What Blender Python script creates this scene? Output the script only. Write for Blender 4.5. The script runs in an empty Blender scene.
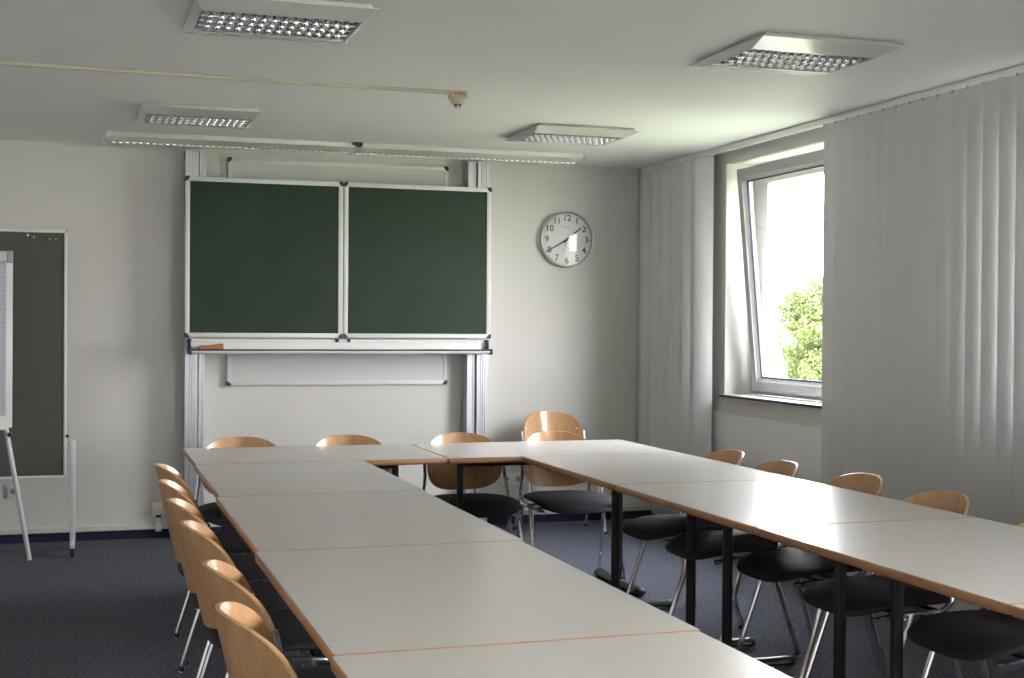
import bpy, bmesh, math, random
from mathutils import Vector, Matrix
PI = math.pi
random.seed(7)
scn = bpy.context.scene
COL = scn.collection

# ------------------------------------------------------------------ materials
def new_mat(name):
    m = bpy.data.materials.new(name); m.use_nodes = True
    return m, m.node_tree.nodes, m.node_tree.links, m.node_tree.nodes['Principled BSDF']

def mat(name, col, rough=0.5, metal=0.0, spec=0.5, coat=0.0, var=0.0, scale=8.0, bump=0.0, bscale=200.0, emit=None):
    m, N, L, b = new_mat(name)
    b.inputs['Base Color'].default_value = (*col, 1)
    b.inputs['Roughness'].default_value = rough
    b.inputs['Metallic'].default_value = metal
    b.inputs['Specular IOR Level'].default_value = spec
    b.inputs['Coat Weight'].default_value = coat
    tc = N.new('ShaderNodeTexCoord')
    if var > 0:
        n = N.new('ShaderNodeTexNoise'); n.inputs['Scale'].default_value = scale; n.inputs['Detail'].default_value = 5
        L.new(tc.outputs['Object'], n.inputs['Vector'])
        r = N.new('ShaderNodeValToRGB')
        r.color_ramp.elements[0].position = .3; r.color_ramp.elements[1].position = .7
        r.color_ramp.elements[0].color = (*[c*(1-var) for c in col], 1)
        r.color_ramp.elements[1].color = (*[min(1, c*(1+var)) for c in col], 1)
        L.new(n.outputs['Fac'], r.inputs['Fac']); L.new(r.outputs['Color'], b.inputs['Base Color'])
    if bump > 0:
        n2 = N.new('ShaderNodeTexNoise'); n2.inputs['Scale'].default_value = bscale; n2.inputs['Detail'].default_value = 3
        L.new(tc.outputs['Object'], n2.inputs['Vector'])
        bp = N.new('ShaderNodeBump'); bp.inputs['Strength'].default_value = bump; bp.inputs['Distance'].default_value = .002
        L.new(n2.outputs['Fac'], bp.inputs['Height']); L.new(bp.outputs['Normal'], b.inputs['Normal'])
    return m

def wood_mat(name, c0, c1, rough=.3, stretch=(30, 30, 2.0), coat=0.3):
    m, N, L, b = new_mat(name)
    tc = N.new('ShaderNodeTexCoord'); mp = N.new('ShaderNodeMapping'); mp.inputs['Scale'].default_value = stretch
    L.new(tc.outputs['Object'], mp.inputs['Vector'])
    n = N.new('ShaderNodeTexNoise'); n.inputs['Scale'].default_value = 1.6; n.inputs['Detail'].default_value = 6; n.inputs['Roughness'].default_value = .6
    L.new(mp.outputs['Vector'], n.inputs['Vector'])
    r = N.new('ShaderNodeValToRGB'); r.color_ramp.elements[0].position = .3; r.color_ramp.elements[1].position = .72
    r.color_ramp.elements[0].color = (*c0, 1); r.color_ramp.elements[1].color = (*c1, 1)
    L.new(n.outputs['Fac'], r.inputs['Fac']); L.new(r.outputs['Color'], b.inputs['Base Color'])
    b.inputs['Roughness'].default_value = rough; b.inputs['Coat Weight'].default_value = coat; b.inputs['Coat Roughness'].default_value = .18
    return m

def carpet_mat():
    m, N, L, b = new_mat('carpet')
    tc = N.new('ShaderNodeTexCoord')
    n = N.new('ShaderNodeTexNoise'); n.inputs['Scale'].default_value = 70; n.inputs['Detail'].default_value = 4; n.inputs['Roughness'].default_value = .7
    n3 = N.new('ShaderNodeTexNoise'); n3.inputs['Scale'].default_value = 1.3; n3.inputs['Detail'].default_value = 2
    L.new(tc.outputs['Object'], n.inputs['Vector']); L.new(tc.outputs['Object'], n3.inputs['Vector'])
    r = N.new('ShaderNodeValToRGB'); r.color_ramp.elements[0].position = .36; r.color_ramp.elements[1].position = .66
    r.color_ramp.elements[0].color = (.048, .051, .066, 1); r.color_ramp.elements[1].color = (.20, .205, .25, 1)
    L.new(n.outputs['Fac'], r.inputs['Fac'])
    mx = N.new('ShaderNodeMix'); mx.data_type = 'RGBA'; mx.blend_type = 'MULTIPLY'; mx.inputs[0].default_value = .25
    L.new(r.outputs['Color'], mx.inputs[6]); L.new(n3.outputs['Fac'], mx.inputs[7]); L.new(mx.outputs[2], b.inputs['Base Color'])
    b.inputs['Roughness'].default_value = .95; b.inputs['Specular IOR Level'].default_value = .1
    bp = N.new('ShaderNodeBump'); bp.inputs['Strength'].default_value = .6; bp.inputs['Distance'].default_value = .004
    L.new(n.outputs['Fac'], bp.inputs['Height']); L.new(bp.outputs['Normal'], b.inputs['Normal'])
    return m

def vane_mat():
    m, N, L, b = new_mat('vane_fabric')
    N.remove(b); out = N['Material Output']
    tc = N.new('ShaderNodeTexCoord'); mp = N.new('ShaderNodeMapping'); mp.inputs['Scale'].default_value = (300, 300, 60)
    n = N.new('ShaderNodeTexNoise'); n.inputs['Scale'].default_value = 1; n.inputs['Detail'].default_value = 2
    L.new(tc.outputs['Object'], mp.inputs['Vector']); L.new(mp.outputs['Vector'], n.inputs['Vector'])
    r = N.new('ShaderNodeValToRGB')
    r.color_ramp.elements[0].color = (.62, .62, .625, 1); r.color_ramp.elements[1].color = (.70, .70, .705, 1)
    L.new(n.outputs['Fac'], r.inputs['Fac'])
    d = N.new('ShaderNodeBsdfDiffuse'); t = N.new('ShaderNodeBsdfTranslucent')
    L.new(r.outputs['Color'], d.inputs['Color']); t.inputs['Color'].default_value = (.5, .5, .5, 1)
    mx = N.new('ShaderNodeMixShader'); mx.inputs['Fac'].default_value = VANE_TRANS
    L.new(d.outputs[0], mx.inputs[1]); L.new(t.outputs[0], mx.inputs[2]); L.new(mx.outputs[0], out.inputs['Surface'])
    return m
VANE_TRANS = .075

def glass_mat():
    m, N, L, b = new_mat('window_glass')
    N.remove(b); out = N['Material Output']
    t = N.new('ShaderNodeBsdfTransparent'); t.inputs['Color'].default_value = (.97, .97, .965, 1)
    g = N.new('ShaderNodeBsdfGlossy'); g.inputs['Roughness'].default_value = .02
    lw = N.new('ShaderNodeLayerWeight'); lw.inputs['Blend'].default_value = .5
    pw = N.new('ShaderNodeMath'); pw.operation = 'POWER'; pw.inputs[1].default_value = 5; L.new(lw.outputs['Facing'], pw.inputs[0])
    f = N.new('ShaderNodeMath'); f.operation = 'MULTIPLY_ADD'; f.inputs[1].default_value = .9; f.inputs[2].default_value = .04; L.new(pw.outputs[0], f.inputs[0])
    mx = N.new('ShaderNodeMixShader'); L.new(f.outputs[0], mx.inputs['Fac'])
    L.new(t.outputs[0], mx.inputs[1]); L.new(g.outputs[0], mx.inputs[2]); L.new(mx.outputs[0], out.inputs['Surface'])
    return m

def paper_mat():
    m, N, L, b = new_mat('squared_paper')
    tc = N.new('ShaderNodeTexCoord'); sx = N.new('ShaderNodeSeparateXYZ'); L.new(tc.outputs['Object'], sx.inputs[0])
    def lines(sock):
        a = N.new('ShaderNodeMath'); a.operation = 'MULTIPLY'; a.inputs[1].default_value = 40; L.new(sock, a.inputs[0])
        fr = N.new('ShaderNodeMath'); fr.operation = 'FRACT'; L.new(a.outputs[0], fr.inputs[0])
        lt = N.new('ShaderNodeMath'); lt.operation = 'LESS_THAN'; lt.inputs[1].default_value = .1; L.new(fr.outputs[0], lt.inputs[0])
        return lt.outputs[0]
    mxm = N.new('ShaderNodeMath'); mxm.operation = 'MAXIMUM'
    L.new(lines(sx.outputs['X']), mxm.inputs[0]); L.new(lines(sx.outputs['Z']), mxm.inputs[1])
    mx = N.new('ShaderNodeMix'); mx.data_type = 'RGBA'
    mx.inputs[6].default_value = (.47, .455, .50, 1); mx.inputs[7].default_value = (.36, .335, .46, 1)
    L.new(mxm.outputs[0], mx.inputs[0]); L.new(mx.outputs[2], b.inputs['Base Color']); b.inputs['Roughness'].default_value = .8
    return m

def leaf_mat(name, c0, c1):
    m, N, L, b = new_mat(name)
    N.remove(b); out = N['Material Output']
    tc = N.new('ShaderNodeTexCoord'); n = N.new('ShaderNodeTexNoise'); n.inputs['Scale'].default_value = 1.5; n.inputs['Detail'].default_value = 4
    L.new(tc.outputs['Object'], n.inputs['Vector'])
    r = N.new('ShaderNodeValToRGB'); r.color_ramp.elements[0].position = .35; r.color_ramp.elements[1].position = .65
    r.color_ramp.elements[0].color = (*c0, 1); r.color_ramp.elements[1].color = (*c1, 1); L.new(n.outputs['Fac'], r.inputs['Fac'])
    d = N.new('ShaderNodeBsdfDiffuse'); t = N.new('ShaderNodeBsdfTranslucent'); mx = N.new('ShaderNodeMixShader'); mx.inputs['Fac'].default_value = .3
    L.new(r.outputs['Color'], d.inputs['Color']); L.new(r.outputs['Color'], t.inputs['Color'])
    L.new(d.outputs[0], mx.inputs[1]); L.new(t.outputs[0], mx.inputs[2]); L.new(mx.outputs[0], out.inputs['Surface'])
    return m

M = dict(
    wall=mat('wall_paint', (.63, .612, .585), .85, spec=.2, var=.02, scale=1.5, bump=.12, bscale=60),
    ceil=mat('ceiling_paint', (.86, .85, .845), .6, spec=.3, var=.015, scale=1.2, bump=.06, bscale=40),
    bounce_wall=mat('bounce_wall_paint', (.84, .83, .81), .85, spec=.2, bump=.12, bscale=60),  # out-of-view walls, made paler to bounce more light into the room
    plinth=mat('cream_plinth', (.62, .60, .54), .6),
    navy=mat('navy_carpet_strip', (.012, .016, .045), .9),
    navyp=mat('navy_plastic', (.010, .012, .030), .35),
    carpet=carpet_mat(),
    top=mat('grey_laminate', (.60, .568, .54), .27, spec=.55, var=.02, scale=30),
    edge=wood_mat('beech_edge', (.36, .17, .07), (.47, .25, .115), .38, (6, 6, 60), .15),
    beech=wood_mat('beech_ply', (.47, .255, .115), (.61, .355, .175), .30, (26, 26, 3), .5),
    black=mat('black_metal', (.012, .012, .014), .35),
    blackp=mat('black_plastic', (.012, .012, .013), .5),
    seat=mat('black_upholstery', (.032, .033, .039), .7, spec=.35, bump=.3, bscale=500),
    chrome=mat('chrome', (.80, .80, .82), .13, 1.0),
    alu=mat('anodised_aluminium', (.60, .62, .65), .38, .75),
    alum=mat('mirror_aluminium', (.92, .93, .96), .06, 1.0),
    clamp=mat('clamp_grey', (.45, .45, .47), .5),
    rail=mat('white_rail', (.86, .86, .84), .35),
    louv=mat('satin_louvre', (.42, .43, .44), .22, .9),
    whitealu=mat('white_aluminium', (.66, .66, .65), .4),
    chalk=mat('green_chalkboard', (.017, .036, .022), .55, spec=.28, var=.10, scale=2.2),
    wboard=mat('white_board_face', (.60, .60, .585), .45),
    white=mat('white_enamel', (.66, .66, .645), .3, coat=.3),
    lampw=mat('lamp_white_gloss', (.66, .66, .64), .18, spec=.35, coat=.08),
    reflw=mat('lamp_reflector', (.8, .8, .8), .3, .4),
    tube=mat('lamp_tube_glass', (.85, .85, .83), .25),
    pvc=mat('white_frame', (.48, .48, .48), .35),
    gasket=mat('blue_black_gasket', (.02, .03, .10), .6),
    glass=glass_mat(), vane=vane_mat(), paper=paper_mat(),
    felt=mat('grey_felt', (.098, .096, .088), .95, spec=.1, var=.06, scale=300),
    beige=mat('beige_plastic', (.56, .52, .40), .5),
    red=mat('red_marking', (.55, .06, .05), .5),
    dark=mat('dark_grille', (.01, .01, .01), .6),
    cream=mat('cream_plastic', (.66, .60, .45), .5),
    socket=mat('white_socket', (.74, .73, .69), .4),
    sockd=mat('socket_well', (.35, .35, .34), .5),
    orange=wood_mat('orange_wood', (.34, .115, .04), (.44, .17, .065), .5, (20, 20, 20), 0),
    clockface=mat('clock_face', (.60, .62, .61), .4),
    ink=mat('black_ink', (.012, .012, .015), .5),
    steel=mat('polished_steel', (.80, .81, .82), .32, 1.0),
    second=mat('brown_red_hand', (.22, .05, .03), .4),
    pinw=mat('pin_white', (.8, .8, .8), .3), piny=mat('pin_yellow', (.55, .38, .02), .3), pinb=mat('pin_blue', (.02, .03, .10), .3),
    panel=mat('panel_white', (.66, .67, .68), .35, coat=.15),
    grass=mat('lawn_grass', (.175, .20, .11), .9, var=.35, scale=.8),
    bark=mat('bark', (.10, .07, .045), .9, var=.3, scale=6),
    leaf=leaf_mat('leaves', (.05, .07, .022), (.10, .125, .05)),
    leaf2=leaf_mat('pale_leaves', (.06, .085, .025), (.09, .115, .045)),
    skirt=mat('sill_board', (.62, .61, .57), .35),
)

# ------------------------------------------------------------------ mesh builder
class MB:
    def __init__(s): s.v = []; s.f = []; s.mi = []; s.cur = 0
    def mark(s, i): s.cur = i; return s
    def add(s, vs, fs, T=None):
        o = len(s.v)
        s.v += [tuple(T @ Vector(p)) if T else tuple(p) for p in vs]
        s.f += [tuple(o+i for i in f) for f in fs]; s.mi += [s.cur]*len(fs); return s
    def box(s, x0, x1, y0, y1, z0, z1, T=None):
        vs = [(x, y, z) for z in (z0, z1) for y in (y0, y1) for x in (x0, x1)]
        return s.add(vs, [(0, 2, 3, 1), (4, 5, 7, 6), (0, 1, 5, 4), (1, 3, 7, 5), (3, 2, 6, 7), (2, 0, 4, 6)], T)
    def rbox(s, x0, x1, y0, y1, z0, z1, b=.004, T=None, seg=2):
        bm = bmesh.new(); bmesh.ops.create_cube(bm, size=1)
        for v in bm.verts: v.co = Vector(((x0+x1)/2+v.co.x*(x1-x0), (y0+y1)/2+v.co.y*(y1-y0), (z0+z1)/2+v.co.z*(z1-z0)))
        b = min(b, .45*min(x1-x0, y1-y0, z1-z0))
        bmesh.ops.bevel(bm, geom=bm.edges[:], offset=b, segments=seg, profile=.5, affect='EDGES')
        bm.verts.index_update()
        s.add([v.co[:] for v in bm.verts], [tuple(v.index for v in f.verts) for f in bm.faces], T); bm.free(); return s
    def tube(s, pts, r, n=10, caps=True, r1=None):
        pts = [Vector(p) for p in pts]; rings = []
        t0 = (pts[1]-pts[0]).normalized()
        up = Vector((0, 0, 1)) if abs(t0.z) < .9 else Vector((1, 0, 0))
        a = t0.cross(up).normalized()
        for i, p in enumerate(pts):
            t = (pts[min(i+1, len(pts)-1)]-pts[max(i-1, 0)]).normalized()
            a = (a - t*a.dot(t)).normalized(); b = t.cross(a)
            rr = r if r1 is None else r+(r1-r)*i/(len(pts)-1)
            rings.append([p+a*math.cos(2*PI*k/n)*rr+b*math.sin(2*PI*k/n)*rr for k in range(n)])
        vs = [q for R in rings for q in R]; fs = []
        for i in range(len(pts)-1):
            for k in range(n):
                fs.append((i*n+k, i*n+(k+1) % n, (i+1)*n+(k+1) % n, (i+1)*n+k))
        if caps: fs.append(tuple(range(n-1, -1, -1))); fs.append(tuple((len(pts)-1)*n+k for k in range(n)))
        return s.add(vs, fs)
    def lathe(s, prof, n=32, T=None):      # prof: (r, z) around z
        vs = []; fs = []; m = len(prof)
        for k in range(n):
            c, q = math.cos(2*PI*k/n), math.sin(2*PI*k/n)
            vs += [(max(r, 1e-5)*c, max(r, 1e-5)*q, z) for r, z in prof]
        for k in range(n):
            k2 = (k+1) % n
            for i in range(m-1): fs.append((k*m+i, k2*m+i, k2*m+i+1, k*m+i+1))
        return s.add(vs, fs, T)
    def prism(s, poly, z0, z1, T=None):    # poly in xy, ccw
        n = len(poly); vs = [(x, y, z0) for x, y in poly]+[(x, y, z1) for x, y in poly]
        fs = [tuple(range(n-1, -1, -1)), tuple(range(n, 2*n))]+[(i, (i+1) % n, n+(i+1) % n, n+i) for i in range(n)]
        return s.add(vs, fs, T)
    def loops(s, rings, close=True, cap0=False, cap1=False):
        n = len(rings[0]); vs = [p for R in rings for p in R]; fs = []
        for i in range(len(rings)-1):
            for k in range(n if close else n-1):
                fs.append((i*n+k, i*n+(k+1) % n, (i+1)*n+(k+1) % n, (i+1)*n+k))
        if cap0: fs.append(tuple(range(n-1, -1, -1)))
        if cap1: fs.append(tuple((len(rings)-1)*n+k for k in range(n)))
        return s.add(vs, fs)
    def build(s, name, m, parent=None, smooth=True, angle=35, loc=None):
        me = bpy.data.meshes.new(name); me.from_pydata(s.v, [], s.f)
        bm = bmesh.new(); bm.from_mesh(me); bmesh.ops.recalc_face_normals(bm, faces=bm.faces); bm.to_mesh(me); bm.free()
        ms = m if isinstance(m, (list, tuple)) else [m]
        for q in ms: me.materials.append(q)
        if len(ms) > 1: me.polygons.foreach_set('material_index', s.mi)
        if smooth: me.shade_smooth(); me.set_sharp_from_angle(angle=math.radians(angle))
        o = bpy.data.objects.new(name, me); COL.objects.link(o)
        if parent: o.parent = parent
        if loc: o.location = loc
        return o

def tag(o, label, cat, group=None):
    o['label'] = label; o['category'] = cat
    if group: o['group'] = group
    return o
def thing(name, label, cat, loc=(0, 0, 0), rz=0, group=None):
    o = bpy.data.objects.new(name, None); COL.objects.link(o); o.empty_display_size = .1
    o.location = loc; o.rotation_euler = (0, 0, rz); return tag(o, label, cat, group)
def struct(name, mb, m, parent=None, smooth=False):
    o = mb.build(name, m, parent, smooth)
    o['kind'] = 'structure'; return o
def copy_tree(o, parent=None):
    c = o.copy(); COL.objects.link(c)
    if parent: c.parent = parent
    for ch in list(o.children): copy_tree(ch, c)
    return c
def rr_loop(hx, hy, r, z, n=4, cx=0, cy=0):
    pts = []
    for (sx, sy, a0) in ((1, 1, 0), (-1, 1, PI/2), (-1, -1, PI), (1, -1, 3*PI/2)):
        for k in range(n+1):
            a = a0+PI/2*k/n
            pts.append((cx+sx*(hx-r)+r*math.cos(a), cy+sy*(hy-r)+r*math.sin(a), z))
    return pts

# ------------------------------------------------------------------ room
CZ = 2.469           # ceiling
WY = 8.787           # back wall
RX = 3.87            # right wall inner face
LX = -2.6; FY = -5.6
OX = 4.24            # outer face of right wall
struct('floor', MB().box(LX-.2, OX, FY-.2, WY+.2, -.1, 0), M['carpet'])
struct('ceiling', MB().box(LX-.2, OX, FY-.2, WY+.2, CZ, CZ+.15), M['ceil'])
struct('wall_back', MB().box(LX-.2, OX, WY, WY+.2, 0, CZ), M['wall'])
struct('wall_left', MB().box(LX-.2, LX, FY, WY, 0, CZ), M['bounce_wall'])
struct('wall_front', MB().box(LX-.2, OX, FY-.2, FY, 0, CZ), M['bounce_wall'])
WINS = [(6.02, 7.67), (3.3, 5.2), (-2.2, 1.8), (-5.2, -2.5)]
SZ, HZ = .933, 2.38
w = MB()
w.box(RX, OX, FY, WY, 0, SZ-.02); w.box(RX, OX, FY, WY, HZ, CZ)
ys = [WY]+[v for a, b in WINS for v in (b, a)]+[FY]
for i in range(0, len(ys), 2): w.box(RX, OX, ys[i+1], ys[i], SZ-.02, HZ)
struct('wall_right', w, M['wall'])
struct('baseboard_back', MB().box(LX, RX, WY-.012, WY-.0, 0, .055), M['navy'])
struct('trim_1', MB().rbox(LX, RX, WY-.03, WY, .055, .092, .006), M['plinth'])
struct('baseboard_right', MB().box(RX-.012, RX, FY, WY-.03, 0, .055), M['navy'])
struct('baseboard_left', MB().box(LX, LX+.012, FY, WY-.03, 0, .055), M['navy'])

def window(n, y0, y1, tilt):
    e = bpy.data.objects.new('window_%d' % n, None); COL.objects.link(e); e['kind'] = 'structure'
    e.location = (4.06, (y0+y1)/2, SZ)
    h = (y1-y0)/2; H = HZ-SZ
    f = MB(); t = .07; q = .185; tt = .13
    for (a, b, c, d) in ((-h, h, 0, t), (-h, h, H-tt, H), (-h, -h+q, t, H-tt), (h-q, h, t, H-tt)):
        f.rbox(.0, .075, a, b, c, d, .004)
    f.build('window_frame', M['pvc'], e)
    # sill board with navy nose
    s = MB(); s.rbox(RX-4.06-.03, .0, -h+.0, h-.0, -.02, .0, .004); s.build('window_sill', M['skirt'], e)
    MB().rbox(RX-4.06-.036, RX-4.06-.03, -h-.01, h+.01, -.016, .0, .002).build('sill_edge', M['navyp'], e)
    MB().box(RX-4.06-.03, RX-4.06-.001, -h-.01, h+.01, -.016, -.001).build('sill_lip', M['skirt'], e)
    # sash, hinged at its bottom edge
    sa = bpy.data.objects.new('sash', None); COL.objects.link(sa); sa.parent = e
    sa.location = (-.008, 0, .036); sa.rotation_euler = (0, -tilt, 0)
    g = MB(); wv = .078; hh = h-.132; S = H-.076
    # mitred profile: face towards room, stepped rebate towards the glass
    prof = [(0, .0), (0, -.055), (wv-.022, -.055), (wv-.022, -.052), (wv, -.030), (wv, -.012), (wv-.0, .0)]
    rings = []
    for d, x in prof+[prof[0]]:
        rings.append([(x, -hh+d, d), (x, hh-d, d), (x, hh-d, S-d), (x, -hh+d, S-d)])
    g.loops(rings); g.build('sash_frame', M['pvc'], sa, smooth=False)
    gk = MB(); d0 = wv-.001; d1 = wv+.007
    rings = [[(x, -hh+d, d), (x, hh-d, d), (x, hh-d, S-d), (x, -hh+d, S-d)] for d, x in ((d0, -.031), (d1, -.031), (d1, -.022), (d0, -.022), (d0, -.031))]
    gk.loops(rings); gk.build('gasket', M['gasket'], sa, smooth=False)
    MB().box(-.024, -.018, -hh+wv, hh-wv, wv, S-wv).build('glass_pane', M['glass'], sa, smooth=False)
    k = MB(); k.rbox(-.067, -.055, -hh+.02, -hh+.055, S*.42, S*.42+.07, .004); k.rbox(-.095, -.067, -hh+.03, -hh+.045, S*.42+.03, S*.42+.045, .004); k.rbox(-.105, -.09, -hh+.028, -hh+.047, S*.42-.09, S*.42+.05, .006)
    k.build('handle', M['white'], sa)
    hb = MB(); hb.rbox(-.006, .02, hh-.012, hh+.014, -.012, .06, .004); hb.build('hinge', M['white'], sa)
    return e
window(1, 6.02, 7.67, math.radians(5.2))
window(2, 3.3, 5.2, 0)
window(3, -2.2, 1.8, 0)
window(4, -5.2, -2.5, 0)  # unseen rear window, added for soft fill light

# radiator cover under the first window
rc = thing('radiator_cover', 'smooth white panel covering the wall under the open window', 'panel', (RX, 6.6, 0))
MB().rbox(-.030, -.0, -1.6, 2.13, .04, .816, .004).build('front_panel', M['panel'], rc)
MB().rbox(-.034, -.0, -1.61, 2.14, .816, .824, .002).build('top_rail', M['plinth'], rc)

# ------------------------------------------------------------------ blinds
tag(MB().rbox(3.750, 3.790, FY+.01, WY-.035, CZ-.036, CZ-.008, .003).box(3.766, 3.786, FY+.01, WY-.035, CZ-.009, CZ).build('curtain_rail', M['rail']),
    'long white blind rail running along the ceiling edge above the windows', 'rail')
def blind(label, y0, y1, pitch, angs, BOW=.004):
    n = max(1, round((y1-y0)/pitch)); p = (y1-y0-.127)/(n-1)
    b = thing('vertical_blind', label, 'blind', (3.763, (y0+y1)/2, 0), group=None)
    yc = (y0+y1)/2
    for i in range(n):
        y = y0+.0635+i*p-yc
        a = math.radians(angs(i, n)); mb = MB(); W = .127; pts = []
        for k in range(7):
            u = (k/6-.5)*W; bow = BOW*(1-(2*u/W)**2)
            pts.append((u, bow))
        def pt(u, d, z): # u along the vane, d towards the room
            return (-(d*math.cos(a)+u*math.sin(a)), y+u*math.cos(a)-d*math.sin(a), z)
        zs = [.20, .8, 1.4, 2.0, CZ-.037]
        f = [[pt(u, d+.0004, z) for u, d in pts]+[pt(u, d-.0004, z) for u, d in reversed(pts)] for z in zs]
        mb.loops(f, True, True, True)
        mb.build('slat', M['vane'], b)
        if label.startswith('wide'):
            MB().rbox(-.022, -.017, y+.046, y+.058, CZ-.049, CZ-.037, .001).build('hanger', M['sockd'], b)
    return b
blind('wide grey vertical blind closed across the near right wall', 2.0, 6.305, .111, lambda i, n: 11)
blind('narrow grey vertical blind drawn into the far right corner', 7.70, 8.765, .088, lambda i, n: (40, 22, 40, 16, 36, 10, 34, 12, 30, 10, 28, 12, 24)[i % 13], .008)

# ------------------------------------------------------------------ tables
TZ = .731
def table(cx, cy, lx, ly, along, label, group=None, rz=0, caps=True):
    t = thing('conference_table', label, 'table', (cx, cy, 0), rz, group)
    hx, hy = lx/2-.001, ly/2-.001; th = .026; bw = .0045
    s = MB(); s.loops([rr_loop(hx-bw, hy-bw, .010, TZ-th+.001), rr_loop(hx-bw, hy-bw, .010, TZ)], True, True, True)
    s.build('tabletop', M['top'], t, smooth=False)
    e = MB(); pr = [(bw, TZ)]
    for k in range(0, 9):
        a = PI/2-PI*k/8; pr.append((bw*(1-math.cos(a)), TZ-th/2+math.sin(a)*th/2))
    pr.append((bw, TZ-th))
    e.loops([rr_loop(hx-d, hy-d, .014-d*.4, z) for d, z in pr])
    o = e.build('edge_band', M['edge'], t); o['label'] = 'beech edge banding'
    half = (lx if along == 'x' else ly)/2; foot = .30; pos = half-.166
    def T(a, b, z): return (a, b, z) if along == 'x' else (b, a, z)   # a along, b across
    def bx(mb, a0, a1, b0, b1, z0, z1, bv):
        if along == 'x': mb.rbox(a0, a1, b0, b1, z0, z1, bv)
        else: mb.rbox(b0, b1, a0, a1, z0, z1, bv)
    bm_ = MB(); bx(bm_, -pos-.0, pos+.0, -.02, .02, .648, TZ-th-.001, .004)
    bm_.build('beam', M['black'], t)
    for sgn in (-1, 1):
        l = MB(); a = sgn*pos
        # oval column made of two fused tubes, with a groove between them
        for off in (-.007, .007):
            l.tube([T(a, off, .02), T(a, off, TZ-th-.002)], .0145, 14)
        bx(l, a-.02, a+.02, -.15, .15, TZ-th-.028, TZ-th-.001, .004)
        lg = l.build('leg', M['black'], t)
        f = MB()
        n = 8; rings = []
        for b in (-foot+.03, foot-.03):
            ring = []
            for k in range(16):
                an = 2*PI*k/16
                ring.append(T(a+.030*math.cos(an), b, .024+(.021 if math.sin(an) > 0 else .016)*math.sin(an)))
            rings.append(ring)
        f.loops(rings, True, True, True); ft = f.build('foot', M['black'], lg)
        for sb in (-1, 1):
            c = MB(); prof = []
            rs = []
            for k in range(5):
                q = k/4*PI/2; sc = math.cos(q)*.98+.02
                b = sb*(foot-.030+.032*math.sin(q))
                rs.append([T(a+.0325*sc*math.cos(2*PI*j/16), b, .023+(.0235 if math.sin(2*PI*j/16) > 0 else .0215)*sc*math.sin(2*PI*j/16)) for j in range(16)])
            c.loops(rs, True, True, True); c.build('end_cap', M['blackp'], lg)
    return t
YB0, YB1 = 6.113, 6.905
table((.492+1.655)/2, (YB0+YB1)/2, 1.655-.492, YB1-YB0, 'x', 'grey table closing the far end on the left, in front of the chalkboard')
table((1.655+2.85)/2, (YB0+YB1)/2, 2.85-1.655, YB1-YB0, 'x', 'grey table closing the far end on the right, with a chair behind at the wall')
lef = [(.484, 1.254, 4.962, 6.113), (.470, 1.244, 3.738, 4.962), (.459, 1.234, 2.532, 3.738), (.452, 1.226, 1.330, 2.532)]
labs = ['grey table in the left row, shortest looking one, joining the far end tables',
        'grey table in the left row, second one from the chalkboard end',
        'grey table in the left row, large one second nearest the camera',
        'grey table at the near bottom of the left row, cut off by the frame']
for (x0, x1, y0, y1), lb in zip(lef, labs): table((x0+x1)/2, (y0+y1)/2, x1-x0, y1-y0, 'y', lb)
rig = [(4.950, 6.113), (3.795, 4.950), (2.575, 3.795), (1.37, 2.575)]
labs = ['grey table in the right row, farthest one, joining the far end tables',
        'grey table in the right row with the bright window glare on it',
        'grey table in the right row, second nearest, at the right edge of the photo',
        'grey table nearest in the right row, only its wooden corner in the frame']
for (y0, y1), lb in zip(rig, labs): table((2.017+2.85)/2, (y0+y1)/2, 2.85-2.017, y1-y0, 'y', lb)

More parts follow.
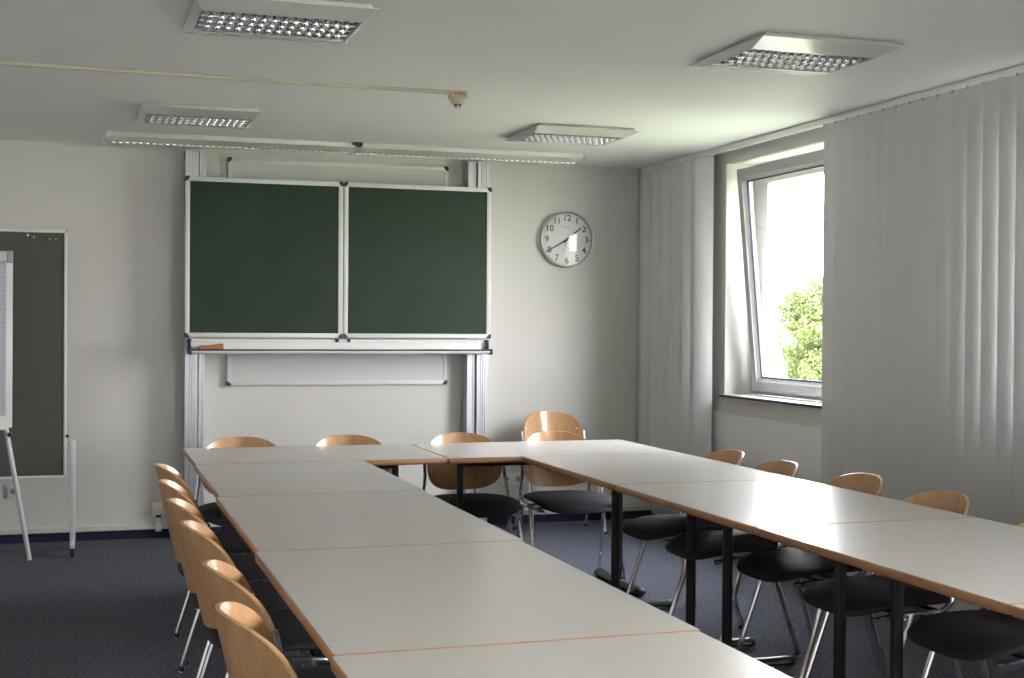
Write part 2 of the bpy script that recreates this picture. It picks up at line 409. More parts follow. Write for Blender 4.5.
# ------------------------------------------------------------------ chairs (front faces local -y)
def sp(c, n): return math.copysign(abs(c)**(2/n), c)
BT = .778; HWID = .206; HH = .15
def back_y(u, v):     # u in -1..1, v in -1..1 (height) -> y of the front face centre line
    return .27-.07*(1-v)/2-.11*u*u
def make_chair():
    t = thing('visitor_chair', 'x', 'chair')
    # seat cushion
    s = MB(); nt, ns = 44, 12; rings = []
    for j in range(ns+1):
        q = -PI/2+PI*j/ns; cs = sp(math.cos(q), 3.2); sn = sp(math.sin(q), 2.2)
        R = []
        for k in range(nt):
            a = 2*PI*k/nt
            x = .231*sp(math.cos(a), 3.6)*cs; y = -.035+.235*sp(math.sin(a), 3.4)*cs
            if y > 0: x *= 1-.13*(y/.2)**2
            z = .447+.024*sn
            if y < -.06: z -= 1.15*(y+.06)**2+.0
            z -= .010*(1-(x/.231)**2)*(1 if sn > 0 else 0)*max(0, 1-((y+.03)/.2)**2)
            R.append((x, y, z))
        rings.append(R)
    s.loops(rings); s.build('seat', M['seat'], t, angle=60)
    # moulded beech backrest
    b = MB(); nr, na = 9, 48
    def P(r, a, off):
        # side edges fuller than the top, like a rounded shield
        u = r*sp(math.cos(a), 2.8); v = r*sp(math.sin(a), 2.8)
        y = back_y(u, v)+off
        return (HWID*u, y, BT-HH+HH*v)
    for off, flip in ((-.006, 0), (.006, 1)):
        rings = [[P(max(r/nr, .02)*(1 if r < nr else .992), 2*PI*k/na, off) for k in range(na)] for r in range(nr+1)]
        b.loops(rings, True, True, False)
    b.loops([[P(.992, 2*PI*k/na, -.006) for k in range(na)], [P(1, 2*PI*k/na, -.003) for k in range(na)], [P(1, 2*PI*k/na, .003) for k in range(na)], [P(.992, 2*PI*k/na, .006) for k in range(na)]])
    bk = b.build('backrest', M['beech'], t, angle=50)
    for sx in (-1, 1):
        for vz in (-.28, .28):
            y = back_y(.86, vz); T = Matrix.Translation((sx*.86*HWID, y-.007, BT-HH+HH*vz)) @ Matrix.Rotation(PI/2, 4, 'X')
            q = MB().lathe([(0, .002), (.004, .0015), (.005, 0), (.005, -.002)], 12, T).build('screw', M['steel'], bk)
    # side frame tubes: run under the seat, bend up behind it and carry the back
    for sx in (-1, 1):
        x = sx*.233; pts = [(sx*.195, -.19, .392), (sx*.222, -.13, .406), (x, -.05, .412), (x, .03, .414)]
        for k in range(1, 7):
            a = PI/2*k/6*.93
            pts.append((x, .03+.062*math.sin(a), .414+.062*(1-math.cos(a))))
        x = sx*.217; pts += [(sx*.224, .100, .52), (x, .112, .57), (x, .124, .62), (x, .132, .655)]
        MB().tube(pts, .0098, 10).build('frame_tube', M['chrome'], t)
    c = MB()
    for y in (-.09, .06): c.tube([(-.226, y, .402), (.226, y, .402)], .009, 8)
    c.build('cross_bar', M['chrome'], t)
    for sx in (-1, 1):
        for (y0, y1) in ((-.07, -.20), (.045, .165)):
            p0 = Vector((sx*.232, y0, .412)); p1 = Vector((sx*.25, y1, .022))
            lg = MB().tube([p0, p0.lerp(p1, .5), p1], .0105, 10).build('leg', M['chrome'], t)
            d = (p1-p0).normalized()
            g = MB(); g.tube([p1-d*.002, p1+d*.008, p1+d*.018], .0115, 10); g.build('foot_glide', M['blackp'], lg)
            MB().tube([p1+d*.017, p1+d*.0215], .0095, 10).build('felt_tip', M['pinw'], lg)
    rcn = MB(); rcn.tube([(.226, -.03, .405), (.262, -.03, .398), (.262, -.03, .378), (.262, .05, .378), (.262, .05, .398), (.226, .05, .405)], .006, 6)
    rcn.build('row_connector', M['blackp'], t)
    return t
proto = make_chair(); first = [True]
def chair(x, y, rz, label, group, back=.27):
    o = proto if first[0] else copy_tree(proto); first[0] = False
    d = Vector((-math.sin(rz), math.cos(rz)))*back      # x, y give the middle of the backrest top
    o.location = (x-d.x, y-d.y, 0); o.rotation_euler = (0, 0, rz); o['label'] = label; o['group'] = group
    return o
G1 = 'chairs along the left table row'; G2 = 'chairs behind the far tables'; G3 = 'chairs along the window side'
RL = PI/2    # faces +x
for (x, y, r, lb) in (
    (.30, 5.70, 0, 'beech and black chair at the far end of the left row, smallest looking back'),
    (.28, 5.12, 0, 'beech and black chair second from the far end of the left row'),
    (.28, 4.55, 0, 'beech and black chair third from the far end of the left row'),
    (.285, 4.02, 0, 'beech and black chair fourth from the far end of the left row'),
    (.29, 3.32, 0, 'beech and black chair in the left row just behind the nearest one'),
    (.27, 2.80, 0, 'beech and black chair nearest the camera in the left row, lower edge cut off')):
    chair(x, y, RL+r, lb, G1)
for (x, y, r, lb) in (
    (.785, 7.0, 0, 'beech chair back showing above the far table at the left board column'),
    (1.335, 7.0, 0, 'beech chair back showing above the far table below the middle of the board'),
    (1.942, 7.0, 0, 'black seated beech chair under the far table at the right board column'),
    (2.475, 7.0, 0, 'black seated beech chair under the far table in front of the wall chair')):
    chair(x, y, r, lb, G2)
chair(3.002, 8.58, .0, 'beech chair standing alone against the back wall below the clock', 'chair at the back wall')
RR = -PI/2   # faces -x
for (x, y, r, lb) in (
    (2.95, 5.70, 0, 'beech and black chair farthest in the window row, beside the narrow blind'),
    (2.935, 5.18, 0, 'beech and black chair second farthest in the window row, below the open window'),
    (3.01, 4.66, 0, 'beech and black chair third in the window row, at the wide blind edge'),
    (2.96, 4.06, 0, 'beech and black chair in the window row next to the one at the frame edge'),
    (2.97, 3.44, 0, 'beech and black chair at the right edge of the photo, mostly its black seat')):
    chair(x, y, RR+r, lb, G3)

# ------------------------------------------------------------------ board column system
def pylon(x0, x1, mirror, label):
    t = thing('board_pylon', label, 'pylon', (x0, WY, 0), group='aluminium pylons carrying the chalkboard')
    W = x1-x0; a = .078; z1 = 2.441
    def px(p): return [(W-x, y) for x, y in reversed(p)] if mirror else p
    pr = [(0, -.006), (0, -.135)]
    for g in (.020, .036, .052): pr += [(g, -.135), (g+.0012, -.130), (g+.0048, -.130), (g+.006, -.135)]
    pr += [(a, -.135), (a, -.006)]
    MB().prism(px(pr), 0, z1).build('main_profile', M['alu'], t, smooth=False)
    pr2 = [(a+.008, -.006), (a+.008, -.115), (a+.022, -.115), (a+.023, -.110), (a+.027, -.110), (a+.028, -.115), (W, -.115), (W, -.006)]
    MB().prism(px(pr2), 0, z1).build('inner_profile', M['alu'], t, smooth=False)
    b = MB(); b.box(.003, W-.003, -.006, -.0005, 0, z1-.01); b.build('wall_bracket', M['dark'], t, smooth=False)
pylon(.630, .752, False, 'tall aluminium pylon left of the chalkboard, from floor to ceiling')
pylon(2.470, 2.610, True, 'tall aluminium pylon right of the chalkboard, from floor to ceiling')

def corner_cap(mb, x, z, sx, sz, y0, y1, s=.030):
    # L-shaped plastic corner with cut inner edge; sx, sz point to the inside of the board
    poly = [(0, .008), (.008, 0), (s, 0), (s, s*.45), (s*.45, s), (0, s)]
    pts = [(x+sx*(px_-.003), z+sz*(pz-.003)) for px_, pz in poly]
    if sx*sz < 0: pts.reverse()
    n = len(pts); vs = [(p[0], y0, p[1]) for p in pts]+[(p[0], y1, p[1]) for p in pts]
    fs = [tuple(range(n)), tuple(range(2*n-1, n-1, -1))]+[(i, n+i, n+(i+1) % n, (i+1) % n) for i in range(n)]
    mb.add(vs, fs)
def framed(parent, x0, x1, z0, z1, y0, y1, fw, face_mat, frame_mat, face_name, frame_name):
    MB().box(x0+fw*.6, x1-fw*.6, y0+.004, y1-.001, z0+fw*.6, z1-fw*.6).build(face_name, face_mat, parent, smooth=False)
    f = MB()
    for a in ((x0, x1, z0, z0+fw), (x0, x1, z1-fw, z1), (x0, x0+fw, z0+fw, z1-fw), (x1-fw, x1, z0+fw, z1-fw)):
        f.rbox(a[0], a[1], y0, y1, a[2], a[3], .003)
    fr = f.build(frame_name, frame_mat, parent)
    for x, sx in ((x0, 1), (x1, -1)):
        for z, sz in ((z0, 1), (z1, -1)):
            c = MB(); corner_cap(c, x, z, sx, sz, y0-.0015, y1+.0015); o = c.build('corner_cap', M['navyp'], fr, smooth=False)
    return fr
wb = thing('whiteboard', 'white framed board on the wall, mostly hidden behind the green chalkboard', 'board', (1.626, WY, .96))
wb_o = Vector(wb.location)
class Off:  # helper: world coords -> local coords of a thing
    pass
def at(parent, fn, *a, **k):
    before = set(parent.children); r = fn(parent, *a, **k)
    for ch in parent.children:
        if ch not in before: ch.location = -Vector(parent.location)
    return r
at(wb, framed, .899, 2.353, .958, 2.415, 8.757, 8.783, .026, M['wboard'], M['whitealu'], 'board_face', 'board_frame')
cb = thing('chalkboard', 'large green two-leaf chalkboard with white frame and chalk tray', 'chalkboard', (1.615, 8.62, 1.17))
def chalk(p):
    z0, z1 = 1.268, 2.268
    MB().box(.632, 2.597, 8.613, 8.6505, z0+.004, z1-.004).build('main_panel', M['whitealu'], p, smooth=False)
    framed(p, .623, 1.6115, z0, z1, 8.587, 8.612, .029, M['chalk'], M['whitealu'], 'leaf_surface', 'leaf_frame')
    framed(p, 1.6175, 2.606, z0, z1, 8.587, 8.612, .029, M['chalk'], M['whitealu'], 'leaf_surface', 'leaf_frame')
    tr = MB()
    # tray profile in y-z swept along x
    pr = [(8.648, 1.262), (8.600, 1.262), (8.588, 1.256), (8.588, 1.243), (8.594, 1.240), (8.592, 1.197), (8.580, 1.1895), (8.490, 1.1895), (8.486, 1.196), (8.478, 1.196), (8.474, 1.178), (8.480, 1.170), (8.600, 1.164), (8.648, 1.164)]
    n = len(pr); x0, x1 = .660, 2.572
    tr.loops([[(x, y, z) for y, z in pr] for x in (x0, x1)], True, True, True)
    t = tr.build('chalk_tray', M['whitealu'], p, smooth=False)
    ln = MB(); ln.box(x0, x1, 8.4735, 8.478, 1.186, 1.1965); ln.build('tray_lip', M['navyp'], t, smooth=False)
    for x, sx in ((x0, -1), (x1, 1)):
        e = MB(); xa, xb = sorted((x, x+sx*.018))
        e.rbox(xa-.002, xb, 8.470, 8.606, 1.162, 1.200, .006)
        e.rbox(xa, xb, 8.560, 8.606, 1.195, 1.240, .006); e.rbox(xa-.006, xb+.004, 8.575, 8.606, 1.236, 1.260, .006)
        e.build('tray_end_cap', M['navyp'], t)
    for x, sx in ((1.576, 1), (1.653, -1)):
        MB().rbox(x-.011, x+.011, 8.578, 8.590, 1.240, 1.262, .004).build('tray_clip', M['navyp'], t)
at(cb, chalk)
er = thing('board_eraser', 'orange-brown wedge-shaped wooden board eraser on the chalk tray', 'eraser', (.777, 8.53, 1.1895))
poly = [(-.074, 0), (.074, 0), (.076, .034), (.068, .042), (.0, .032), (-.066, .028), (-.074, .022)]
mbx = MB(); mbx.prism(poly, -.028, .028, Matrix.Rotation(PI/2, 4, 'X')); mbx.build('eraser_body', M['orange'], er, smooth=False)
mbx = MB(); mbx.rbox(-.072, .072, -.029, .029, .0, .009, .002); mbx.build('felt_pad', mat('brown_felt', (.20, .07, .03), .9), er)

# ------------------------------------------------------------------ clock (1:40)
CR = .196
ck = thing('wall_clock', 'round steel wall clock with white dial showing twenty to two', 'clock', (3.205, WY, 1.951))
RX90 = Matrix.Rotation(PI/2, 4, 'X')     # lathe z axis -> -y
MB().lathe([(0, 0.0), (CR-.012, 0.0), (CR-.004, .012), (CR-.002, .030)], 64, RX90).build('case', M['steel'], ck)
MB().lathe([(CR-.016, .030), (CR-.014, .046), (CR-.008, .051), (CR-.001, .048), (CR, .040), (CR-.001, .028), (CR-.016, .024)], 72, RX90).build('rim', M['steel'], ck)
MB().lathe([(0, .026), (CR-.014, .026)], 64, RX90).build('dial', M['clockface'], ck)
tk = MB()
for k in range(60):
    a = 2*PI*k/60; L_ = .017 if k % 5 == 0 else .009; wd = .0022 if k % 5 == 0 else .001
    T = Matrix.Rotation(a, 4, 'Y') @ Matrix.Translation((0, -.0268, CR-.020-L_/2))
    tk.box(-wd, wd, -.0003, .0003, -L_/2, L_/2, T)
tk.build('minute_marks', M['ink'], ck, smooth=False)
def text_mesh(body, size, name, parent, T, m):
    cu = bpy.data.curves.new(name, 'FONT'); cu.body = body; cu.size = size; cu.align_x = 'CENTER'; cu.align_y = 'CENTER'; cu.extrude = .0003; cu.offset = size*.012
    tmp = bpy.data.objects.new('tmp', cu); COL.objects.link(tmp)
    bpy.context.view_layer.update()
    me = bpy.data.meshes.new_from_object(tmp.evaluated_get(bpy.context.evaluated_depsgraph_get()))
    bpy.data.objects.remove(tmp); bpy.data.curves.remove(cu)
    me.transform(T); me.materials.clear(); me.materials.append(m)
    o = bpy.data.objects.new(name, me); COL.objects.link(o); o.parent = parent; return o
for h in range(1, 13):
    a = 2*PI*h/12; r = CR*.745
    T = Matrix.Translation((math.sin(a)*r, -.0268, math.cos(a)*r)) @ Matrix.Rotation(PI/2, 4, 'X')
    text_mesh(str(h), .060, 'numeral', ck, T, M['ink'])
lg = MB()
for k, (wd, hh_) in enumerate(((.005, .006), (.004, .004), (.006, .004), (.004, .006), (.005, .004), (.004, .004))):
    lg.box(-.024+k*.0085, -.024+k*.0085+wd, -.0272, -.0266, .083, .083+hh_)
lg.build('dial_mark', M['ink'], ck, smooth=False)
def hand(name, ang, L1, L0, w0, w1, y, m):
    T = Matrix.Rotation(math.radians(ang), 4, 'Y')
    mb = MB(); vs = [(-w0, y, -L0), (w0, y, -L0), (w1, y, L1), (-w1, y, L1)]; vs += [(x, y-.0012, z) for x, _, z in vs]
    mb.add(vs, [(0, 1, 2, 3), (7, 6, 5, 4), (0, 4, 5, 1), (1, 5, 6, 2), (2, 6, 7, 3), (3, 7, 4, 0)], T)
    return mb.build(name, m, ck, smooth=False)
hand('hour_hand', 51, .130, .034, .0060, .0050, -.030, M['ink'])
hand('minute_hand', 240, .172, .038, .0058, .0042, -.033, M['ink'])
hand('second_hand', 196, .09, .03, .0012, .0008, -.036, M['second'])
MB().lathe([(.009, .028), (.009, .039), (0, .040)], 20, RX90).build('hub', M['ink'], ck)
MB().lathe([((CR-.013)*k/10, .058-.014*(k/10)**2) for k in range(11)], 72, RX90).build('cover_glass', M['glass'], ck)

# ------------------------------------------------------------------ ceiling lamps
def louvre(mb, x0, x1, y0, y1, zb, zt, nx, ny, t_top, t_bot=.0008, glint_bead=.008):
    def blade_x(y):  # runs along x
        pr = []
        for k in range(6):
            q = k/5; pr.append((t_bot+(t_top-t_bot)*q*q, zb+(zt-zb)*q))
        prof = [(y+w_, z) for w_, z in pr]+[(y-w_, z) for w_, z in reversed(pr)]
        mb.loops([[(x, a, b) for a, b in prof] for x in (x0, x1)], True, True, True)
    def blade_y(x):
        pr = []
        for k in range(6):
            q = k/5; pr.append((t_bot+(t_top-t_bot)*q*q, zb+.004+(zt-zb-.004)*q))
        prof = [(x+w_, z) for w_, z in pr]+[(x-w_, z) for w_, z in reversed(pr)]
        mb.loops([[(a, y, b) for a, b in prof] for y in (y0, y1)], True, True, True)
    for j in range(ny+1): blade_x(y0+(y1-y0)*j/ny)
    for i in range(nx+1): blade_y(x0+(x1-x0)*i/nx)
    # mirror beads added where the blades cross, to catch window glints
    for i in range(1, nx):
        for j in range(1, ny) if ny > 1 else (0,):
            T = Matrix.Translation((x0+(x1-x0)*i/nx, y0+(y1-y0)*j/ny, zb+(.001 if ny > 1 else -.003)))
            mb.mark(1).lathe([(glint_bead*math.sin(PI*k/8), glint_bead*math.cos(PI*k/8)) for k in range(9)], 16, T); mb.mark(0)
def lamp_body(t, lx, ly, ow, oy, depth, lip, nx, ny, tt, rot=0):
    hx, hy = lx/2, ly/2
    MB().rbox(-hx+.02, hx-.02, -hy+(.02 if ny > 1 else .004), hy-.02, -lip, 0, .003).build('base_tray', M['white'], t)
    h = MB()
    def rect(a, b, z): return [(-a, -b, z), (a, -b, z), (a, b, z), (-a, b, z)]
    h.loops([rect(hx, hy, -lip), rect(hx, hy, -lip-.004), rect(ow, oy, -depth), rect(ow-.002, oy-.002, -depth), rect(ow-.004, oy-.004, -lip-.006)], True, False, False)
    h.loops([rect(hx, hy, -lip), rect(ow-.004, oy-.004, -lip-.003), rect(ow-.004, oy-.004, -lip-.006)])
    h.build('housing', M['lampw'], t, smooth=False)
    MB().box(-ow+.006, ow-.006, -oy+.006, oy-.006, -lip-.005, -lip-.0005).build('reflector', M['reflw'], t, smooth=False)
    lv = MB(); louvre(lv, -ow+.008, ow-.008, -oy+.008, oy-.008, -depth+.001, -lip-.007, nx, ny, tt, glint_bead=.012 if ny > 1 else .009)
    lv.build('louvre', [M['louv'], M['alum']], t, angle=20)
def ceiling_lamp(x0, x1, y0, y1, label):
    t = thing('ceiling_lamp', label, 'lamp', ((x0+x1)/2, (y0+y1)/2, CZ), 0, 'square louvred ceiling lamps')
    lamp_body(t, x1-x0, y1-y0, (x1-x0)/2-.028, .175, .038, .016, 15, 4, .007)
ceiling_lamp(.365, .985, 4.60, 5.23, 'square louvred ceiling lamp cut by the top edge of the photo')
ceiling_lamp(2.435, 3.045, 4.53, 5.18, 'square louvred ceiling lamp above the right row, with green reflection')
ceiling_lamp(.295, .895, 7.04, 7.69, 'square louvred ceiling lamp near the left end of the board light')
ceiling_lamp(2.385, 2.99, 7.00, 7.64, 'square louvred ceiling lamp above the clock side of the room')
for x0, x1, lb in ((.129, 1.624, 'left half of the long slim light strip above the chalkboard'), (1.626, 3.12, 'right half of the long slim light strip above the chalkboard')):
    t = thing('board_light', lb, 'lamp', ((x0+x1)/2, 8.30, CZ), 0, 'slim light strips above the chalkboard')
    lamp_body(t, x1-x0, .26, (x1-x0)/2-.012, .048, .050, .026, 38, 1, .006)
tag(MB().rbox(1.588, 1.648, 8.145, 8.170, CZ-.016, CZ, .002).build('lamp_clip', M['dark']), 'small dark clip where the two board light strips meet', 'clip')

# ceiling cable duct + smoke detector
tag(MB().rbox(-4.26, 0, -.013, .013, CZ-.0155, CZ-.0004, .003, Matrix.Translation((1.676, 6.205, 0)) @ Matrix.Rotation(.026, 4, 'Z')).build('cable_duct', M['beige']), 'beige cable duct along the ceiling to the smoke detector', 'duct')
sd = thing('smoke_detector', 'small beige smoke detector with red marking on the ceiling', 'detector', (1.716, 6.22, CZ))
MB().rbox(-.040, .040, -.040, .040, -.034, -.0005, .006).build('socket_box', M['beige'], sd)
MB().lathe([(0, -.034), (.040, -.034), (.036, -.050), (.024, -.060), (.022, -.060), (0, -.060)], 28).build('head', M['beige'], sd)
g = MB(); g.lathe([(0, -.060), (.020, -.060), (.020, -.068), (0, -.068)], 20)
g.build('sensor_cage', M['dark'], sd)
g = MB()
for k in range(6):
    a = 2*PI*k/6+.3; g.box(.0185*math.cos(a)-.003, .0185*math.cos(a)+.003, .0185*math.sin(a)-.003, .0185*math.sin(a)+.003, -.071, -.059)
g.lathe([(0, -.070), (.019, -.070), (.014, -.078), (0, -.079)], 20); g.build('cage_cap', M['beige'], sd)
g = MB()
for k, (wd, hh_) in enumerate(((.007, .011), (.006, .010), (.007, .011), (.006, .011), (.007, .010))):
    x = -.026+k*.0108; g.box(x, x+wd, -.0408, -.0398, -.010-hh_, -.008)
g.build('red_marking', M['red'], sd, smooth=False)

# ------------------------------------------------------------------ pinboard, pins, flipchart
pb = thing('pinboard', 'tall grey felt pinboard on wheels standing at the left wall', 'pinboard', (-.68, 8.32, 0))
def pin_b(p):
    x0, x1, z0, z1 = -1.280, -.070, .445, 1.893; fw = .016
    MB().box(x0+.008, x1-.008, 8.312, 8.330, z0+.008, z1-.008).build('felt_panel', M['felt'], p, smooth=False)
    f = MB()
    for a in ((x0, x1, z0, z0+fw), (x0, x1, z1-fw, z1), (x0, x0+fw, z0, z1), (x1-fw, x1, z0, z1)): f.rbox(a[0], a[1], 8.306, 8.336, a[2], a[3], .005)
    fr = f.build('frame', M['whitealu'], p)
    for x in (x0, x1):
        s = 1 if x == x1 else -1
        MB().rbox(x-.011, x+.005, 8.304, 8.338, z1-.014, z1+.002, .004).build('corner_piece', M['sockd'], fr)
        xs = x+s*.036
        l = MB(); l.rbox(xs-.016, xs+.016, 8.303, 8.339, .075, .668, .004); lg_ = l.build('leg', M['whitealu'], p)
        MB().rbox(min(x, xs)-.004, max(x, xs)+.004, 8.312, 8.330, .640, .665, .003).build('bracket', M['whitealu'], lg_)
        k = MB(); k.tube([(xs-s*.030, 8.298, .69), (xs-s*.030, 8.310, .69)], .010, 10); k.build('knob', M['blackp'], lg_)
        ff = MB(); ff.rbox(xs-.014, xs+.014, 8.16, 8.50, .050, .076, .006); ff.build('foot', M['whitealu'], lg_)
        for yy in (8.18, 8.48):
            T = Matrix.Translation((xs, yy, .026)) @ Matrix.Rotation(PI/2, 4, 'Y')
            MB().lathe([(0, -.011), (.020, -.011), (.026, -.006), (.026, .006), (.020, .011), (0, .011)], 20, T).build('caster', M['blackp'], lg_)
at(pb, pin_b)
for x, z, m, lb in ((-.286, 1.860, 'pinw', 'white push pin, leftmost at the top of the pinboard'), (-.253, 1.848, 'piny', 'yellow push pin beside the white one on the pinboard'),
                    (-.198, 1.829, 'pinb', 'dark blue push pin, lowest in the pinboard corner'), (-.165, 1.841, 'piny', 'yellow push pin left one of the close pair on the pinboard'),
                    (-.132, 1.841, 'piny', 'yellow push pin nearest the pinboard corner')):
    o = MB().lathe([(0, -.004), (.001, -.004), (.001, .001), (.0065, .001), (.0065, .003), (.0035, .005), (.0035, .010), (.0055, .012), (.005, .015), (0, .016)], 14, Matrix.Rotation(PI/2, 4, 'X')).build('push_pin', M[m], loc=(x, 8.3118, z))
    tag(o, lb, 'pin', 'push pins on the pinboard')
fc = thing('flipchart', 'white flipchart stand at the left edge of the photo', 'flipchart', (-.70, 7.93, 0))
def flip(p):
    LEAN = Matrix.Translation((-.70, 7.90, .775)) @ Matrix.Rotation(math.radians(-3.0), 4, 'X')
    MB().rbox(-.35, .35, -.008, .008, 0, .925, .006, LEAN).build('board', M['white'], p)
    MB().rbox(-.33, .318, -.026, -.008, .910, .972, .006, LEAN).build('clamp_bar', M['clamp'], p)
    for xa, xb in ((.318, .350), (-.350, -.33)): MB().rbox(xa, xb, -.028, .008, .908, .974, .004, LEAN).build('clamp_end', M['sockd'], p)
    MB().rbox(-.33, .33, -.055, -.008, -.012, .004, .003, LEAN).build('pen_tray', M['white'], p)
    for pts in (((-.385, 7.925, .78), (-.262, 8.09, .0)), ((-1.03, 7.925, .78), (-1.12, 8.08, 0)), ((-.70, 7.96, 1.2), (-.70, 8.28, 0))):
        a, b = Vector(pts[0]), Vector(pts[1])
        MB().tube([a, a.lerp(b, .5), b+(a-b).normalized()*.012], .0135, 8).build('leg', M['white'], p)
    MB().tube([(-.362, 7.890, .735), (-.362, 7.930, .735)], .013, 12).build('knob', M['blackp'], p)
at(fc, flip)
pp = MB(); LEAN = Matrix.Rotation(math.radians(-3.0), 4, 'X')
pp.box(-.325, .317, -.016, -.0085, .065, .909, LEAN)
o = pp.build('paper_pad', M['paper'], loc=(-.70, 7.90, .775), smooth=False); tag(o, 'white squared paper pad hanging on the flipchart', 'paper pad')

# ------------------------------------------------------------------ sockets
def socket(x0, x1, zc, n, label, group=None):
    t = thing('wall_socket', label, 'socket', ((x0+x1)/2, WY, zc), 0)
    W = x1-x0; h = .042
    MB().rbox(-W/2, W/2, -.011, -.0003, -h, h, .004).build('cover_plate', M['socket'], t)
    for k in range(n):
        x = -W/2+W*(k+.5)/n
        T = Matrix.Translation((x, 0, 0)) @ Matrix.Rotation(PI/2, 4, 'X')
        i = MB().lathe([(.026, .011), (.0255, .0145), (.022, .0145), (.021, .012), (0, .012)], 24, T).build('insert', M['socket'], t)
        g = MB(); g.lathe([(0, .0124), (.0195, .0124), (.0195, .012)], 20, T); g.build('well', M['sockd'], i)
        q = MB()
        for s in (-1, 1): q.box(x+s*.0095-.003, x+s*.0095+.003, -.0132, -.0122, -.003, .003)
        q.build('contact_holes', M['dark'], i, smooth=False)
socket(-.420, -.346, .317, 1, 'single white wall socket behind the flipchart leg')
socket(2.742, 2.915, .303, 2, 'double white wall socket seen between the chairs at the far tables')
jb = thing('junction_box', 'small cream junction box on the back wall beside the left pylon', 'junction box', (.480, WY, .185))
MB().rbox(-.037, .037, -.045, -.0003, -.038, .040, .004).build('cover', M['cream'], jb)
MB().rbox(-.016, .016, -.030, -.004, -.056, -.038, .003).build('gland', M['blackp'], jb)
MB().rbox(-.010, .010, -.014, -.0003, -.090, -.054, .002).build('cable', M['socket'], jb)
MB().rbox(-.020, .020, -.040, -.031, -.142, -.086, .002).build('cable_clip', M['socket'], jb)

# ------------------------------------------------------------------ outdoors
GZ = -3.6
bs = MB(); bs.box(LX-.2, OX-.02, FY-6, WY+8, GZ, -.101); bs.box(LX-.2, OX-.02, FY-6, WY+8, CZ+.151, 7.5)
bs.box(LX-.2, OX-.02, WY+.201, WY+8, -.101, CZ+.151); bs.box(LX-.2, OX-.02, FY-6, FY-.201, -.101, CZ+.151)
struct('shading_storeys', bs, M['wall'])  # unseen mass, added to shade the near lawn and even out the ceiling
o = MB().box(OX+.1, 120, -60, 160, GZ-.2, GZ).build('lawn', M['grass'], smooth=False); o['kind'] = 'structure'
def tree(x, y, H, R, m, label, nl=7000, leaf=.17, crown0=.25, name='garden_tree', seed=1):
    rnd = random.Random(seed)
    t = thing(name, label, 'tree', (x, y, GZ))
    tr = MB(); tr.tube([(0, 0, 0), (.03*R, .02*R, H*.3), (0, -.03*R, H*.65)], .06*R, 10, True, .02*R)
    for k in range(6):
        a = k*1.05; tr.tube([(0, 0, H*(.25+.05*k)), (R*.3*math.cos(a), R*.3*math.sin(a), H*(.4+.05*k)), (R*.65*math.cos(a), R*.65*math.sin(a), H*(.5+.06*k))], .02*R, 6, True, .006*R)
    tr.build('trunk', M['bark'], t)
    f = MB(); blobs = []
    zc = H*(crown0+1)/2; hz = H*(1-crown0)/2
    for k in range(26):
        a, b = rnd.uniform(0, 2*PI), math.asin(rnd.uniform(-.9, 1)); q = rnd.uniform(.45, .78)
        blobs.append((Vector((R*q*math.cos(a)*math.cos(b), R*q*math.sin(a)*math.cos(b), zc+hz*q*math.sin(b))), R*rnd.uniform(.24, .36)))
    for k in range(nl):
        c, r = rnd.choice(blobs)
        d = Vector((rnd.gauss(0, 1), rnd.gauss(0, 1), rnd.gauss(0, 1))).normalized()
        p = c+d*r*rnd.uniform(.75, 1.05)
        nrm = (d+Vector((rnd.gauss(0, .5), rnd.gauss(0, .5), rnd.gauss(0, .5)+.3))).normalized()
        u = nrm.orthogonal().normalized(); v = nrm.cross(u); an = rnd.uniform(0, PI); u, v = u*math.cos(an)+v*math.sin(an), v*math.cos(an)-u*math.sin(an)
        s = leaf*rnd.uniform(.6, 1.2)
        f.add([p-u*s, p-v*s*.5+nrm*s*.1, p+u*s, p+v*s*.5+nrm*s*.1], [(0, 1, 2, 3)])
    f.build('foliage', m, t, smooth=False)
tree(40.0, 67.0, 8.2, 3.5, M['leaf'], 'leafy green tree outside, filling the lower part of the open window', 30000, .12, .10, seed=3)
tree(24.0, 40.8, 2.6, 1.25, M['leaf2'], 'pale green bush outside, low in the open window before the tree', 6000, .06, .05, name='garden_bush', seed=5)

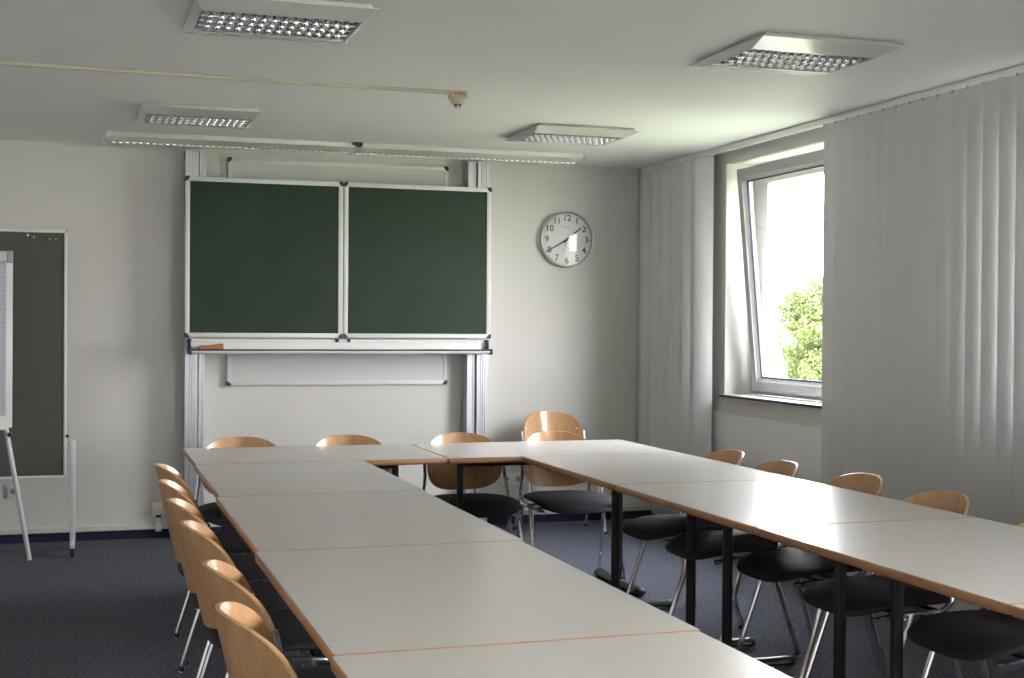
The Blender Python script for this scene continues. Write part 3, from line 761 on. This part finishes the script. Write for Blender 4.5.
# ------------------------------------------------------------------ light: sky, sun
SKY = 9.0
wd = bpy.data.worlds.new('World'); scn.world = wd; wd.use_nodes = True
N, L = wd.node_tree.nodes, wd.node_tree.links; bg = N['Background']
tc = N.new('ShaderNodeTexCoord'); sx = N.new('ShaderNodeSeparateXYZ'); L.new(tc.outputs['Generated'], sx.inputs[0])
rp = N.new('ShaderNodeValToRGB'); L.new(sx.outputs['Z'], rp.inputs['Fac'])
rp.color_ramp.elements[0].position = 0; rp.color_ramp.elements[0].color = (1, .967, .972, 1)
rp.color_ramp.elements[1].position = .9; rp.color_ramp.elements[1].color = (.80, .87, 1, 1)
L.new(rp.outputs['Color'], bg.inputs['Color']); bg.inputs['Strength'].default_value = SKY
su = bpy.data.lights.new('sun', 'SUN'); su.energy = 20; su.angle = math.radians(.6); su.color = (1, .95, .86)
so = bpy.data.objects.new('sun', su); COL.objects.link(so)
so.rotation_euler = Vector((.62, .35, -.80)).to_track_quat('-Z', 'Y').to_euler()
for i, (a, b) in enumerate(WINS):
    al = bpy.data.lights.new('window_daylight', 'AREA'); al.shape = 'RECTANGLE'; al.size = b-a; al.size_y = HZ-SZ; al.energy = 1
    al.cycles.is_portal = True
    ao = bpy.data.objects.new('window_daylight', al); COL.objects.link(ao); ao.location = (4.2, (a+b)/2, (SZ+HZ)/2)
    ao.rotation_euler = Matrix(((0, 0, 1), (1, 0, 0), (0, 1, 0))).to_euler()    # local -Z -> -X

# ------------------------------------------------------------------ camera
yaw, pit, rol = (math.radians(v) for v in (17.7959, -.6112, .4064))
fwd = Vector((math.sin(yaw)*math.cos(pit), math.cos(yaw)*math.cos(pit), math.sin(pit)))
rt = Vector((math.cos(yaw), -math.sin(yaw), 0)); up = rt.cross(fwd)
r2 = rt*math.cos(rol)+up*math.sin(rol); u2 = up*math.cos(rol)-rt*math.sin(rol)
cd = bpy.data.cameras.new('camera'); cam = bpy.data.objects.new('camera', cd); COL.objects.link(cam)
Mx = Matrix((r2, u2, -fwd)).transposed().to_4x4(); Mx.translation = (0, 0, 1.361); cam.matrix_world = Mx
cd.sensor_width = 36; cd.lens = 1348.4*36/1024; cd.clip_start = .05; cd.clip_end = 500
scn.camera = cam

scn.view_settings.view_transform = 'Standard'; scn.view_settings.look = 'None'
scn.view_settings.exposure = 1.93; scn.view_settings.gamma = 1; scn.view_settings.use_curve_mapping = False
c = scn.cycles
c.max_bounces = 10; c.diffuse_bounces = 7; c.glossy_bounces = 5; c.transparent_max_bounces = 12; c.sample_clamp_indirect = 8
c.use_denoising = True
